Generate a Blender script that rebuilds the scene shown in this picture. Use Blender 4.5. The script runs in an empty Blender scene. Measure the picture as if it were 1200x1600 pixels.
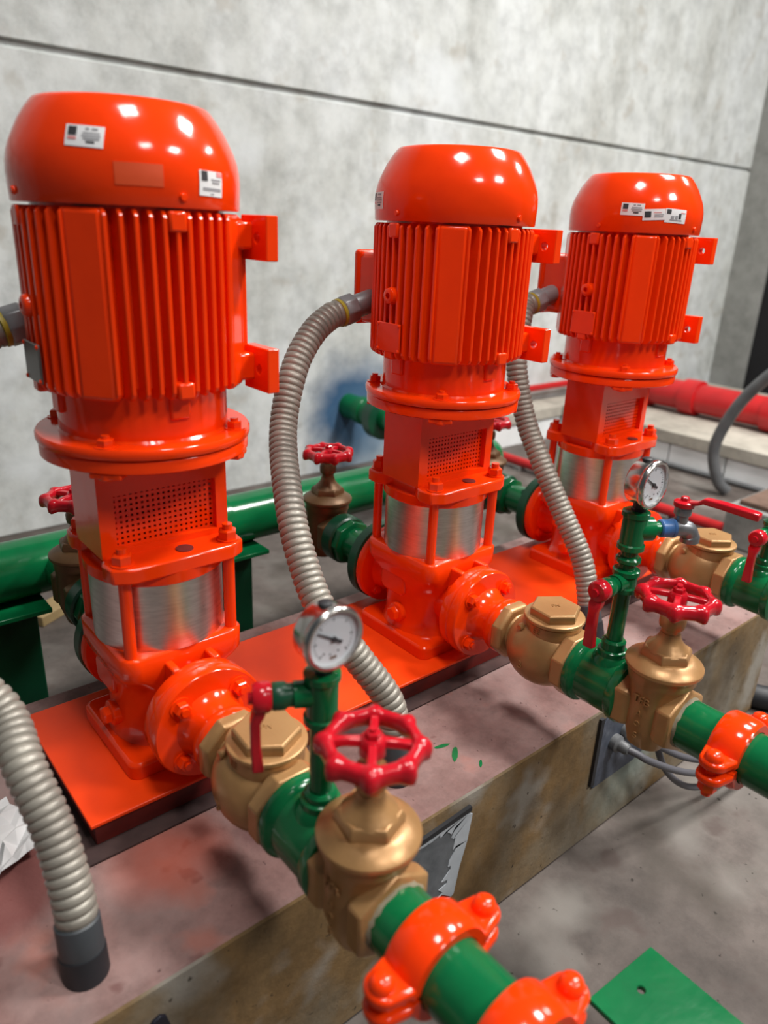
import bpy, bmesh, math, random
from mathutils import Matrix, Vector
random.seed(7)
SC = bpy.context.scene
COL = SC.collection
PI = math.pi

# ------------------------------------------------------------------ camera
F_PX, YAW, PITCH, ROLL = 1160.55, 0.7118, 0.3666, 0.0453
CAM = Vector((-0.387, -0.9467, 0.7458))
_f = Vector((math.sin(YAW) * math.cos(PITCH), math.cos(YAW) * math.cos(PITCH), -math.sin(PITCH)))
_r0 = Vector((math.cos(YAW), -math.sin(YAW), 0))
_u0 = _r0.cross(_f)
_r = math.cos(ROLL) * _r0 + math.sin(ROLL) * _u0
_u = -math.sin(ROLL) * _r0 + math.cos(ROLL) * _u0
cd = bpy.data.cameras.new('camera')
cam = bpy.data.objects.new('camera', cd)
COL.objects.link(cam)
cam.matrix_world = Matrix(((_r.x, _u.x, -_f.x, CAM.x), (_r.y, _u.y, -_f.y, CAM.y), (_r.z, _u.z, -_f.z, CAM.z), (0, 0, 0, 1)))
cd.sensor_fit = 'VERTICAL'
cd.sensor_height = 36
cd.sensor_width = 27
cd.lens = 36 * F_PX / 1600
cd.clip_start = 0.02
cd.dof.use_dof = True
cd.dof.focus_distance = 1.22
cd.dof.aperture_fstop = 3.0
SC.camera = cam

# ------------------------------------------------------------------ world, lamps, exposure
w = bpy.data.worlds.new('hall')
SC.world = w
w.use_nodes = True
w.node_tree.nodes['Background'].inputs[0].default_value = (0.80, 0.86, 0.90, 1)
w.node_tree.nodes['Background'].inputs[1].default_value = 0.085
SC.view_settings.view_transform = 'Standard'
SC.view_settings.look = 'None'
SC.view_settings.exposure = 0.0
SC.view_settings.gamma = 1.0

def lamp(name, loc, sx, sy, power, target=None, color=(1, 0.97, 0.93)):
    l = bpy.data.lights.new(name, 'AREA')
    l.shape = 'RECTANGLE'
    l.size, l.size_y = sx, sy
    l.energy = power
    l.color = color
    o = bpy.data.objects.new(name, l)
    COL.objects.link(o)
    o.location = loc
    if target is not None:
        o.rotation_euler = (Vector(target) - Vector(loc)).to_track_quat('-Z', 'Y').to_euler()
    return o

LAMPS = [((-0.10, -0.85, 3.6), 0.60, 0.60, 56), ((2.50, -0.80, 3.6), 0.75, 0.75, 195), ((0.05, -3.10, 3.6), 0.60, 0.60, 50), ((2.10, -3.25, 3.6), 0.75, 0.75, 150),
         ((5.0, -0.80, 3.6), 0.75, 0.75, 95)]
for _loc, _sx, _sy, _p in LAMPS:
    lamp('hall_lamp', _loc, _sx, _sy, _p)

# ------------------------------------------------------------------ materials
def new_mat(name):
    m = bpy.data.materials.new(name)
    m.use_nodes = True
    nt = m.node_tree
    return m, nt, nt.nodes['Principled BSDF']

def N(nt, t, **kw):
    n = nt.nodes.new(t)
    for k, v in kw.items():
        setattr(n, k, v)
    return n

def noise(nt, scale, detail=4, rough=0.55, coord=None):
    n = N(nt, 'ShaderNodeTexNoise')
    n.inputs['Scale'].default_value = scale
    n.inputs['Detail'].default_value = detail
    n.inputs['Roughness'].default_value = rough
    if coord is not None:
        nt.links.new(coord, n.inputs['Vector'])
    return n

def ramp(nt, src, stops):
    r = N(nt, 'ShaderNodeValToRGB')
    e = r.color_ramp.elements
    while len(e) > 1:
        e.remove(e[0])
    e[0].position, e[0].color = stops[0][0], (*stops[0][1], 1)
    for p, c in stops[1:]:
        q = e.new(p)
        q.color = (*c, 1)
    nt.links.new(src, r.inputs[0])
    return r

def mix(nt, fac, a, b, mode='MIX'):
    m = N(nt, 'ShaderNodeMix', data_type='RGBA', blend_type=mode)
    for s, v in ((m.inputs[0], fac), (m.inputs[6], a), (m.inputs[7], b)):
        if isinstance(v, (int, float)):
            s.default_value = v
        elif isinstance(v, tuple):
            s.default_value = (*v, 1)
        else:
            nt.links.new(v, s)
    return m.outputs[2]

def bump(nt, bs, h, strength=0.2, dist=0.002):
    b = N(nt, 'ShaderNodeBump')
    b.inputs['Strength'].default_value = strength
    b.inputs['Distance'].default_value = dist
    nt.links.new(h, b.inputs['Height'])
    nt.links.new(b.outputs[0], bs.inputs['Normal'])

def paint(name, c, rough=0.22, c2=None, bscale=60, bstr=0.12, metallic=0.0, spec=0.5, coat=0.0):
    m, nt, bs = new_mat(name)
    tc = N(nt, 'ShaderNodeTexCoord').outputs['Object']
    n = noise(nt, 9, 5, 0.6, tc)
    c2 = c2 or tuple(x * 0.82 for x in c)
    r = ramp(nt, n.outputs[0], [(0.35, c2), (0.62, c)])
    nt.links.new(r.outputs[0], bs.inputs['Base Color'])
    bs.inputs['Roughness'].default_value = rough
    bs.inputs['Metallic'].default_value = metallic
    bs.inputs['Specular IOR Level'].default_value = spec
    bs.inputs['Coat Weight'].default_value = coat
    bs.inputs['Coat Roughness'].default_value = 0.08
    b = noise(nt, bscale, 3, 0.5, tc)
    bump(nt, bs, b.outputs[0], bstr, 0.0015)
    return m

M = {}
M['orange'] = paint('orange_gloss_paint', (0.90, 0.047, 0.002), 0.13, (0.84, 0.041, 0.002), 38, 0.22, spec=0.42)
M['orange_plate'] = paint('orange_plate_paint', (0.90, 0.058, 0.003), 0.38, (0.84, 0.050, 0.003), 30, 0.12, spec=0.3)
M['maroon'] = paint('dark_red_primer', (0.22, 0.018, 0.012), 0.5, (0.10, 0.016, 0.014), 40, 0.3)
M['green'] = paint('green_gloss_paint', (0.003, 0.145, 0.045), 0.18, (0.003, 0.112, 0.036), 60, 0.22, spec=0.4)
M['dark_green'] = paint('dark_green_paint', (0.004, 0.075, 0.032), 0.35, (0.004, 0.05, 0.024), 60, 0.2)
M['red'] = paint('crimson_enamel', (0.52, 0.009, 0.019), 0.16, (0.44, 0.007, 0.016), 50, 0.22, spec=0.45)
M['pipe_red'] = paint('red_pipe_paint', (0.50, 0.010, 0.012), 0.35, (0.40, 0.008, 0.010), 40, 0.1)
M['brass'] = paint('bronze_paint', (0.46, 0.258, 0.105), 0.36, (0.39, 0.21, 0.082), 90, 0.22, metallic=0.35)
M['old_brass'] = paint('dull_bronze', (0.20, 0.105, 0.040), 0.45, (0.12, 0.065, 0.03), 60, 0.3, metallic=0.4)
M['black'] = paint('black_rubber', (0.015, 0.016, 0.020), 0.55)
M['grey_conduit'] = paint('grey_conduit', (0.13, 0.135, 0.14), 0.45, (0.09, 0.095, 0.10), 50, 0.2)
M['dark_conduit'] = paint('dark_grey_sleeve', (0.055, 0.065, 0.075), 0.5, (0.04, 0.045, 0.05), 50, 0.2)
M['cable'] = paint('grey_cable', (0.10, 0.10, 0.115), 0.5)
M['yellow'] = paint('yellow_gasket', (0.45, 0.36, 0.03), 0.5)
M['zinc'] = paint('zinc_fitting', (0.30, 0.32, 0.34), 0.35, (0.2, 0.21, 0.22), 60, 0.3, metallic=0.7)
M['blue'] = paint('blue_fitting', (0.05, 0.16, 0.42), 0.35, (0.12, 0.22, 0.36), 60, 0.2)
M['white'] = paint('white_label', (0.80, 0.80, 0.80), 0.4, (0.74, 0.75, 0.77), 30, 0.0)
M['ink'] = paint('print_ink', (0.03, 0.03, 0.035), 0.6)
M['grey_ink'] = paint('grey_print', (0.33, 0.33, 0.35), 0.6)
M['pink_ink'] = paint('pink_print', (0.75, 0.28, 0.28), 0.6)
M['tape'] = paint('tape_residue', (0.78, 0.085, 0.018), 0.5, (0.70, 0.075, 0.015))
M['nameplate'] = paint('grey_nameplate', (0.17, 0.16, 0.155), 0.4, metallic=0.6)
M['chrome'] = paint('gauge_steel', (0.62, 0.60, 0.58), 0.2, (0.55, 0.54, 0.52), 40, 0.05, metallic=1.0)
M['dial'] = paint('dial_face', (0.66, 0.70, 0.74), 0.45, (0.62, 0.66, 0.71), 20, 0.0)
M['tile'] = paint('white_tile', (0.84, 0.86, 0.87), 0.35, (0.76, 0.78, 0.78), 12, 0.05)
M['paper'] = paint('paper', (0.72, 0.72, 0.72), 0.8, (0.62, 0.62, 0.63), 25, 0.2)
M['void'] = paint('opening_darkness', (0.004, 0.004, 0.006), 0.8, (0.003, 0.003, 0.004))  # near-black colour for the unlit space beyond the opening
M['flake'] = paint('peeling_paint', (0.50, 0.54, 0.58), 0.6, (0.38, 0.42, 0.46), 60, 0.4)
M['navy'] = paint('navy_plate', (0.008, 0.009, 0.020), 0.5)
M['wood'] = paint('old_wood', (0.36, 0.26, 0.12), 0.7, (0.26, 0.18, 0.08))
M['dark_brown'] = paint('dark_brown_matte', (0.085, 0.052, 0.048), 0.9, (0.045, 0.03, 0.03), 40, 0.5, spec=0.1)
M['galv'] = paint('galvanised_gland', (0.34, 0.35, 0.36), 0.4, (0.24, 0.25, 0.26), 60, 0.3, metallic=0.3)
M['glue'] = paint('hemp_sealant', (0.30, 0.27, 0.19), 0.8, (0.16, 0.14, 0.09), 160, 0.6)

# brushed stainless sleeve
m, nt, bs = new_mat('brushed_stainless')
tc = N(nt, 'ShaderNodeTexCoord').outputs['Object']
mp = N(nt, 'ShaderNodeMapping')
mp.inputs['Scale'].default_value = (12, 12, 90)
nt.links.new(tc, mp.inputs[0])
n = noise(nt, 3, 5, 0.6, mp.outputs[0])
r = ramp(nt, n.outputs[0], [(0.3, (0.62, 0.61, 0.60)), (0.7, (0.82, 0.81, 0.80))])
nt.links.new(r.outputs[0], bs.inputs['Base Color'])
bs.inputs['Metallic'].default_value = 1.0
n2 = noise(nt, 8, 4, 0.6, tc)
r2 = ramp(nt, n2.outputs[0], [(0.3, (0.24,) * 3), (0.7, (0.4,) * 3)])
nt.links.new(r2.outputs[0], bs.inputs['Roughness'])
M['steel'] = m

# galvanised flexible conduit
M['flex'] = paint('galvanised_flex', (0.34, 0.32, 0.275), 0.45, (0.24, 0.22, 0.19), 40, 0.3, metallic=0.3)

def concrete(name, stops, big=1.3, small=18, streak=None, rough=0.85, spots=None, bstr=0.35, patch=None, spec=0.25):
    m, nt, bs = new_mat(name)
    tc = N(nt, 'ShaderNodeTexCoord').outputs['Object']
    v = tc
    if streak:
        mp = N(nt, 'ShaderNodeMapping')
        mp.inputs['Scale'].default_value = streak
        nt.links.new(tc, mp.inputs[0])
        v = mp.outputs[0]
    a = noise(nt, big, 8, 0.62, v)
    c = ramp(nt, a.outputs[0], stops).outputs[0]
    b = noise(nt, small, 8, 0.7, tc)
    g = ramp(nt, b.outputs[0], [(0.3, (0.72,) * 3), (0.55, (1.0,) * 3), (0.75, (1.12,) * 3)])
    c = mix(nt, 1.0, c, g.outputs[0], 'MULTIPLY')
    if spots:
        for (scale, lo, hi, col, amt) in spots:
            s = noise(nt, scale, 3, 0.5, tc)
            k = ramp(nt, s.outputs[0], [(lo, (0,) * 3), (hi, (amt,) * 3)])
            c = mix(nt, k.outputs[0], c, col)
    if patch:
        for (px, py, pz, rad, soft, col, amt) in patch:
            d = N(nt, 'ShaderNodeVectorMath', operation='DISTANCE')
            wob = noise(nt, 5, 4, 0.6, tc)
            ad = N(nt, 'ShaderNodeVectorMath', operation='MULTIPLY_ADD')
            nt.links.new(wob.outputs['Color'], ad.inputs[0])
            ad.inputs[1].default_value = (rad * 0.9,) * 3
            nt.links.new(tc, ad.inputs[2])
            nt.links.new(ad.outputs[0], d.inputs[0])
            d.inputs[1].default_value = (px + rad * 0.45, py + rad * 0.45, pz + rad * 0.45)
            k = ramp(nt, d.outputs['Value'], [(max(0, rad - soft), (amt,) * 3), (rad + soft, (0,) * 3)])
            c = mix(nt, k.outputs[0], c, col)
    nt.links.new(c, bs.inputs['Base Color'])
    bs.inputs['Roughness'].default_value = rough
    bs.inputs['Specular IOR Level'].default_value = spec
    h = noise(nt, small * 2.2, 8, 0.7, tc)
    bump(nt, bs, h.outputs[0], bstr, 0.004)
    return m

M['wall'] = concrete('wall_concrete', [(0.30, (0.40, 0.41, 0.385)), (0.48, (0.54, 0.565, 0.55)), (0.62, (0.62, 0.65, 0.65)), (0.75, (0.50, 0.52, 0.485))],
                     1.5, 9, (1.6, 1.6, 0.8), spots=[(7.0, 0.62, 0.72, (0.34, 0.31, 0.26), 0.45), (3.0, 0.58, 0.75, (0.69, 0.73, 0.75), 0.7)],
                     patch=[(1.74, 1.79, -0.07, 0.22, 0.10, (0.012, 0.055, 0.14), 1.0), (1.86, 1.79, -0.20, 0.24, 0.16, (0.12, 0.22, 0.33), 0.7)])
M['wall_shade'] = concrete('pilaster_shade_tone', [(0.3, (0.22, 0.225, 0.21)), (0.7, (0.33, 0.335, 0.32))], 1.5, 9)  # wall concrete darkened in colour: shade on the side-facing pilaster
M['plinth_top'] = concrete('plinth_top', [(0.25, (0.15, 0.076, 0.068)), (0.45, (0.235, 0.140, 0.128)), (0.6, (0.28, 0.182, 0.168)), (0.78, (0.205, 0.165, 0.148))],
                           5, 30, spots=[(10, 0.60, 0.70, (0.36, 0.12, 0.085), 0.55), (14, 0.66, 0.70, (0.13, 0.055, 0.05), 0.7), (4.5, 0.52, 0.68, (0.35, 0.262, 0.248), 0.7), (75, 0.70, 0.74, (0.06, 0.03, 0.03), 0.8)],
                           patch=[(-0.10, -0.20, -0.045, 0.06, 0.03, (0.50, 0.10, 0.055), 0.6), (0.03, -0.235, -0.045, 0.04, 0.01, (0.10, 0.045, 0.045), 0.7),
                                  (-0.30, -0.09, -0.045, 0.11, 0.02, (0.17, 0.05, 0.045), 0.8)], rough=0.8)
M['plinth_side'] = concrete('plinth_side', [(0.28, (0.10, 0.068, 0.035)), (0.45, (0.235, 0.145, 0.062)), (0.58, (0.23, 0.175, 0.11)), (0.75, (0.26, 0.24, 0.20))],
                            3.2, 26, (1.2, 1, 0.8), spots=[(7, 0.57, 0.70, (0.40, 0.38, 0.34), 0.7), (4, 0.57, 0.68, (0.09, 0.065, 0.04), 0.7), (70, 0.70, 0.74, (0.04, 0.03, 0.02), 0.8)],
                            patch=[(0.80, -0.364, -0.22, 0.10, 0.06, (0.27, 0.33, 0.30), 0.8)], rough=0.8)
M['floor'] = concrete('floor_concrete', [(0.28, (0.045, 0.038, 0.034)), (0.45, (0.100, 0.083, 0.074)), (0.6, (0.145, 0.122, 0.110)), (0.78, (0.115, 0.108, 0.090))],
                      2.6, 22, spots=[(11, 0.60, 0.68, (0.085, 0.062, 0.055), 0.75), (4, 0.54, 0.68, (0.20, 0.185, 0.168), 0.75), (3.1, 0.56, 0.70, (0.062, 0.052, 0.042), 0.8), (60, 0.70, 0.74, (0.03, 0.025, 0.02), 0.9)], rough=0.62, bstr=0.2)
M['ledge'] = concrete('ledge_concrete', [(0.3, (0.30, 0.275, 0.235)), (0.6, (0.46, 0.43, 0.37))], 2, 12)
M['block'] = concrete('block_concrete', [(0.3, (0.16, 0.165, 0.16)), (0.6, (0.30, 0.30, 0.285))], 3, 18)
M['rusty'] = concrete('rust_top', [(0.3, (0.09, 0.055, 0.04)), (0.6, (0.20, 0.13, 0.10))], 3, 18)
M['patch_grey'] = concrete('patch_plate', [(0.35, (0.10, 0.112, 0.125)), (0.6, (0.16, 0.172, 0.185))], 9, 40, rough=0.5, bstr=0.15)
M['patch_dark'] = concrete('cable_plate', [(0.35, (0.05, 0.06, 0.085)), (0.55, (0.10, 0.115, 0.15)), (0.72, (0.26, 0.28, 0.32))], 9, 40, rough=0.5, bstr=0.15)

# ------------------------------------------------------------------ mesh helpers
I4 = Matrix.Identity(4)
AX = {'z': I4, '-z': Matrix.Rotation(PI, 4, 'X'), '-y': Matrix.Rotation(PI / 2, 4, 'X'), 'y': Matrix.Rotation(-PI / 2, 4, 'X'),
      'x': Matrix.Rotation(PI / 2, 4, 'Y'), '-x': Matrix.Rotation(-PI / 2, 4, 'Y')}

def T(x, y, z):
    return Matrix.Translation((x, y, z))

def RZ(a):
    return Matrix.Rotation(a, 4, 'Z')

def aim(p, d):
    """matrix at p whose local z looks along d"""
    q = Vector(d).to_track_quat('Z', 'Y')
    return T(*p) @ q.to_matrix().to_4x4()

class MB:
    def __init__(self):
        self.v, self.f, self.m = [], [], []

    def add(self, vs, fs, X=None, mi=0):
        k = len(self.v)
        for p in vs:
            p = Vector(p)
            self.v.append(X @ p if X is not None else p)
        for q in fs:
            self.f.append([k + i for i in q])
            self.m.append(mi)
        return self

    def box(self, x0, x1, y0, y1, z0, z1, X=None, mi=0):
        vs = [(x, y, z) for z in (z0, z1) for y in (y0, y1) for x in (x0, x1)]
        return self.add(vs, [(0, 2, 3, 1), (4, 5, 7, 6), (0, 1, 5, 4), (2, 6, 7, 3), (0, 4, 6, 2), (1, 3, 7, 5)], X, mi)

    def loft(self, rings, X=None, cap0=True, cap1=True, mi=0, closed=False):
        n = len(rings[0])
        vs = [p for r in rings for p in r]
        fs = []
        L = len(rings)
        for i in range(L if closed else L - 1):
            j = (i + 1) % L
            for k in range(n):
                fs.append((i * n + k, i * n + (k + 1) % n, j * n + (k + 1) % n, j * n + k))
        if not closed:
            if cap0:
                fs.append(tuple(reversed(range(n))))
            if cap1:
                fs.append(tuple((L - 1) * n + k for k in range(n)))
        return self.add(vs, fs, X, mi)

    def lathe(self, prof, X=None, seg=32, mi=0, cap0=True, cap1=True, a0=0.0):
        rings = [[(max(r, 1e-5) * math.cos(a0 + 2 * PI * k / seg), max(r, 1e-5) * math.sin(a0 + 2 * PI * k / seg), z) for k in range(seg)] for r, z in prof]
        return self.loft(rings, X, cap0, cap1, mi)

    def cyl(self, r, z0, z1, X=None, seg=24, mi=0):
        return self.lathe([(r, z0), (r, z1)], X, seg, mi)

    def hexa(self, r, z0, z1, X=None, ch=0.0, rot=0.0):
        if ch:
            return self.lathe([(r, z0), (r, z1 - ch), (r - ch * 1.2, z1)], X, 6, a0=rot)
        return self.lathe([(r, z0), (r, z1)], X, 6, a0=rot)

    def prism(self, poly, z0, z1, X=None, mi=0):
        return self.loft([[(x, y, z0) for x, y in poly], [(x, y, z1) for x, y in poly]], X, mi=mi)

    def tube(self, pts, rad, seg=14, X=None, mi=0):
        pts = [Vector(p) for p in pts]
        n = len(pts)
        rs = rad if isinstance(rad, (list, tuple)) else [rad] * n
        tg = []
        for i in range(n):
            t = pts[min(i + 1, n - 1)] - pts[max(i - 1, 0)]
            tg.append(t.normalized())
        ref = Vector((0, 0, 1)) if abs(tg[0].z) < 0.9 else Vector((1, 0, 0))
        nn = (ref - tg[0] * ref.dot(tg[0])).normalized()
        rings = []
        for i in range(n):
            nn = (nn - tg[i] * nn.dot(tg[i])).normalized()
            bb = tg[i].cross(nn)
            rings.append([pts[i] + rs[i] * (math.cos(2 * PI * k / seg) * nn + math.sin(2 * PI * k / seg) * bb) for k in range(seg)])
        return self.loft(rings, X, mi=mi)

def link(o, parent=None):
    COL.objects.link(o)
    if parent is not None:
        o.parent = parent
    return o

def mesh_of(name, mb, mat, smooth=40):
    me = bpy.data.meshes.new(name)
    me.from_pydata([tuple(p) for p in mb.v], [], mb.f)
    mats = mat if isinstance(mat, (list, tuple)) else [mat]
    for x in mats:
        me.materials.append(M[x] if isinstance(x, str) else x)
    me.polygons.foreach_set('material_index', mb.m)
    bm = bmesh.new()
    bm.from_mesh(me)
    bmesh.ops.recalc_face_normals(bm, faces=bm.faces)
    bm.to_mesh(me)
    bm.free()
    if smooth:
        me.shade_smooth()
        me.set_sharp_from_angle(angle=math.radians(smooth))
    me.update()
    return me

def obj(name, mb, mat, parent=None, smooth=40, bev=0.0, seg=2, loc=None, label=None):
    o = bpy.data.objects.new(name, mesh_of(name, mb, mat, smooth))
    if bev:
        b = o.modifiers.new('bevel', 'BEVEL')
        b.width = bev
        b.segments = seg
        b.limit_method = 'ANGLE'
        b.angle_limit = math.radians(35)
        b.harden_normals = False
    if loc is not None:
        o.location = loc
    if label:
        o['label'] = label
    return link(o, parent)

def tag(o, label, cat, group=None):
    o['label'] = label
    o['category'] = cat
    if group:
        o['group'] = group
    return o

def thing(name, label, cat, loc=(0, 0, 0), rz=0.0, group=None):
    o = bpy.data.objects.new(name, None)
    o.empty_display_size = 0.02
    o.location = loc
    o.rotation_euler = (0, 0, rz)
    link(o)
    return tag(o, label, cat, group)

def struct(o):
    o['kind'] = 'structure'
    return o

def copy_tree(o, parent=None):
    c = o.copy()
    COL.objects.link(c)
    c.parent = parent
    for ch in o.children:
        copy_tree(ch, c)
    return c

def dup(o, loc, label):
    c = copy_tree(o)
    c.location = loc
    c['label'] = label
    return c

def text_mesh(s, size, depth, X):
    cu = bpy.data.curves.new('cast_mark', 'FONT')
    cu.body = s
    cu.size = size
    cu.extrude = depth
    cu.align_x = 'CENTER'
    cu.align_y = 'CENTER'
    to = bpy.data.objects.new('cast_mark', cu)
    COL.objects.link(to)
    bpy.context.view_layer.update()
    me = bpy.data.meshes.new_from_object(to)
    bpy.data.objects.remove(to)
    me.transform(X)
    return me

def mark(s, size, depth, X, mat, parent, name='cast_mark'):
    me = text_mesh(s, size, depth, X)
    me.materials.clear()
    me.materials.append(M[mat])
    o = bpy.data.objects.new(name, me)
    return link(o, parent)

def rrect(hx, hy, rad, n=5):
    pts = []
    for (cx, cy, a) in ((hx - rad, hy - rad, 0), (-hx + rad, hy - rad, PI / 2), (-hx + rad, -hy + rad, PI), (hx - rad, -hy + rad, 1.5 * PI)):
        for k in range(n + 1):
            t = a + k / n * PI / 2
            pts.append((cx + rad * math.cos(t), cy + rad * math.sin(t)))
    return pts

def catmull(pts, n):
    P = [Vector(p) for p in pts]
    P = [2 * P[0] - P[1]] + P + [2 * P[-1] - P[-2]]
    out = []
    for i in range(1, len(P) - 2):
        for k in range(n):
            t = k / n
            a, b, c, d = P[i - 1], P[i], P[i + 1], P[i + 2]
            out.append(0.5 * ((2 * b) + (c - a) * t + (2 * a - 5 * b + 4 * c - d) * t * t + (3 * b - a - 3 * c + d) * t ** 3))
    out.append(P[-2])
    return out

def resample(pts, step):
    L = [0]
    for a, b in zip(pts, pts[1:]):
        L.append(L[-1] + (b - a).length)
    n = max(2, int(L[-1] / step))
    out = []
    j = 0
    for i in range(n + 1):
        s = L[-1] * i / n
        while j < len(L) - 2 and L[j + 1] < s:
            j += 1
        t = (s - L[j]) / max(1e-9, L[j + 1] - L[j])
        out.append(pts[j].lerp(pts[j + 1], min(1, t)))
    return out

FLOOR = -0.352
PT = -0.045          # plinth top
WALL_Y = 1.79
PX = [0.0, 0.5447, 1.0774]
PY = [0.0, -0.0112, -0.0044]
ZP = 0.093           # pipe axis
WHICH = ['nearest', 'middle', 'farthest']

# ================================================================== SETTING
b = MB().box(-4, 7.5, -4, WALL_Y + 0.2, FLOOR - 0.1, FLOOR)
struct(obj('floor', b, 'floor', smooth=0))

JZ = 1.217
wall = struct(obj('wall_back', MB().box(-4, 5.2, WALL_Y + 0.02, WALL_Y + 0.25, FLOOR, 3.4), 'wall', smooth=0))
obj('concrete_panel', MB().box(-4, 5.2, WALL_Y, WALL_Y + 0.02, FLOOR, JZ - 0.012), 'wall', wall, bev=0.004, smooth=0)
obj('concrete_panel', MB().box(-4, 5.2, WALL_Y, WALL_Y + 0.02, JZ + 0.012, 3.4), 'wall', wall, bev=0.004, smooth=0)
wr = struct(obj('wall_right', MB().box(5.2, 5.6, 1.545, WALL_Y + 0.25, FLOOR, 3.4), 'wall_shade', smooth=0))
dr = struct(obj('dark_doorway_1', MB().box(5.25, 5.3, -3.0, 1.545, FLOOR, 3.4), 'void', smooth=0))  # black panel painting the darkness of an open doorway, no door leaf

# ------------------------------------------------------------------ plinth
PF, PB = -0.364, 0.252
b = MB()
b.box(-2.2, 1.37, PF, PB, FLOOR, PT)
b.m = [1] * 6
b.m[1] = 0
pl = obj('concrete_plinth', b, ['plinth_top', 'plinth_side'], smooth=0, bev=0.006)
tag(pl, 'long low concrete plinth with pinkish stained top and ochre front under the orange pumps', 'plinth')

# cover plates in the plinth front
def face_plate(name, poly, mat, label, back='black'):
    """poly: (x, z) outline on the front face"""
    t = thing(name, label, 'cover plate', (poly[0][0], PF, poly[0][1]))
    x0, z0 = poly[0]
    Xm = AX['-y']
    pts = [(x - x0, z - z0) for x, z in poly]
    obj('plate', MB().prism(pts, -0.001, 0.004, Xm), mat, t, bev=0.001)
    return t, pts

t, pts = face_plate('patch_plate', [(0.17, -0.088), (0.30, -0.080), (0.318, -0.086), (0.312, -0.135), (0.300, -0.180), (0.292, -0.232), (0.262, -0.246), (0.17, -0.235)],
                    'patch_grey', 'grey steel patch with peeling white edge in the plinth front behind the nearest valve')
random.seed(11)
edge_o = [(0.03, 0.005), (0.13, 0.008), (0.148, 0.002), (0.142, -0.047), (0.130, -0.092), (0.122, -0.144), (0.092, -0.158)]
inner = [(0.035, -0.002), (0.100, -0.004), (0.118, -0.018), (0.112, -0.05), (0.104, -0.09), (0.092, -0.128), (0.080, -0.15)]
def densify(p):
    o_ = []
    for a_, b_ in zip(p, p[1:]):
        for k in range(6):
            o_.append((a_[0] + (b_[0] - a_[0]) * k / 6, a_[1] + (b_[1] - a_[1]) * k / 6))
    return o_ + [p[-1]]
eo = densify(edge_o)
ei = [(x + random.uniform(-0.010, 0.006), z + random.uniform(-0.007, 0.007)) for x, z in densify(inner)]
eb = MB()
for k in range(len(eo) - 1):
    eb.prism([eo[k], eo[k + 1], ei[k + 1], ei[k]], 0.0035, 0.0052, AX['-y'])
obj('peeling_edge', eb, 'flake', t, smooth=0)
b = MB()
b.box(-0.005, 0.145, -0.006, 0.002, 0.001, 0.010, Matrix.Rotation(-0.06, 4, 'Y'))
obj('gap', b, 'black', t)

t, pts = face_plate('cable_plate', [(0.660, -0.082), (0.672, -0.068), (0.84, -0.068), (0.84, -0.210), (0.79, -0.222), (0.658, -0.222)],
                    'patch_dark', 'dark steel plate with cable glands on the plinth front beneath the middle gate valve')
b = MB()
for k, (x, z) in enumerate(((0.045, -0.053), (0.080, -0.042), (0.118, -0.044))):
    g = MB().lathe([(0.017, 0), (0.017, 0.012), (0.012, 0.016), (0.011, 0.03), (0.008, 0.034)], T(x, -0.003, z) @ AX['-y'], 12)
    obj('cable_gland', g, 'grey_conduit', t)
obj('gap', MB().box(-0.012, -0.002, -0.006, 0.002, -0.13, 0.02), 'black', t)
GL = [(0.705, -0.135), (0.740, -0.124), (0.778, -0.126)]
names = ['lower grey cable sagging from the plinth cable plate behind the middle pipe clamp', 'middle grey cable leaving the plinth cable plate behind the middle pipe clamp',
         'upper short grey cable leaving the plinth cable plate beneath the middle gate valve']
ends = [[(0.735, -0.43, -0.155), (0.82, -0.455, -0.205), (0.93, -0.47, -0.255), (1.06, -0.48, -0.30), (1.2, -0.48, -0.345)],
        [(0.775, -0.42, -0.145), (0.85, -0.44, -0.195), (0.95, -0.45, -0.245), (1.08, -0.46, -0.29), (1.25, -0.46, -0.345)],
        [(0.80, -0.41, -0.17), (0.835, -0.42, -0.235), (0.90, -0.435, -0.295), (0.98, -0.45, -0.325), (1.1, -0.46, -0.345)]]
for (gx, gz), e, nm in zip(GL, ends, names):
    path = catmull([(gx, PF - 0.03, gz), (gx + 0.01, PF - 0.05, gz - 0.005)] + e, 6)
    tag(obj('cable', MB().tube(path, 0.0068, 10), 'cable'), nm, 'cable', 'cables from the plinth plate')
tag(obj('black_hose', MB().tube(catmull([(1.375, -0.30, FLOOR + 0.03), (1.40, -0.38, FLOOR + 0.03), (1.50, -0.45, FLOOR + 0.03), (1.75, -0.50, FLOOR + 0.03)], 8), 0.03, 14), 'black'),
    'short black hose on the floor by the plinth at the right edge', 'hose')

face_plate('cable_plate', [(-0.215, -0.190), (-0.201, -0.105), (-0.193, -0.094), (-0.184, -0.091), (-0.177, -0.097), (-0.173, -0.115), (-0.170, -0.190)],
           'navy', 'small dark navy plate on the plinth front at the bottom edge of the view')

# paint splashes are real little flakes of paint
DR = [((0.352, -0.262, 2.9, 0.014), 'slim green paint drip on the plinth top, nearest the orange plate edge'),
      ((0.355, -0.289, 0.75, 0.018), 'largest green paint drip on the pink plinth top'),
      ((0.372, -0.330, 0.75, 0.009), 'small green paint drip near the front edge of the plinth top')]
for (x, y, a, s_), l_ in DR:
    pts = [(s_ * math.cos(k / 10 * 2 * PI) * (1 + 0.15 * math.sin(3 * k)), 0.28 * s_ * math.sin(k / 10 * 2 * PI)) for k in range(10)]
    tag(obj('paint_drip', MB().prism(pts, 0, 0.0006, RZ(a)), 'green', loc=(x, y, PT)), l_, 'paint drip', 'green paint drips')

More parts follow.
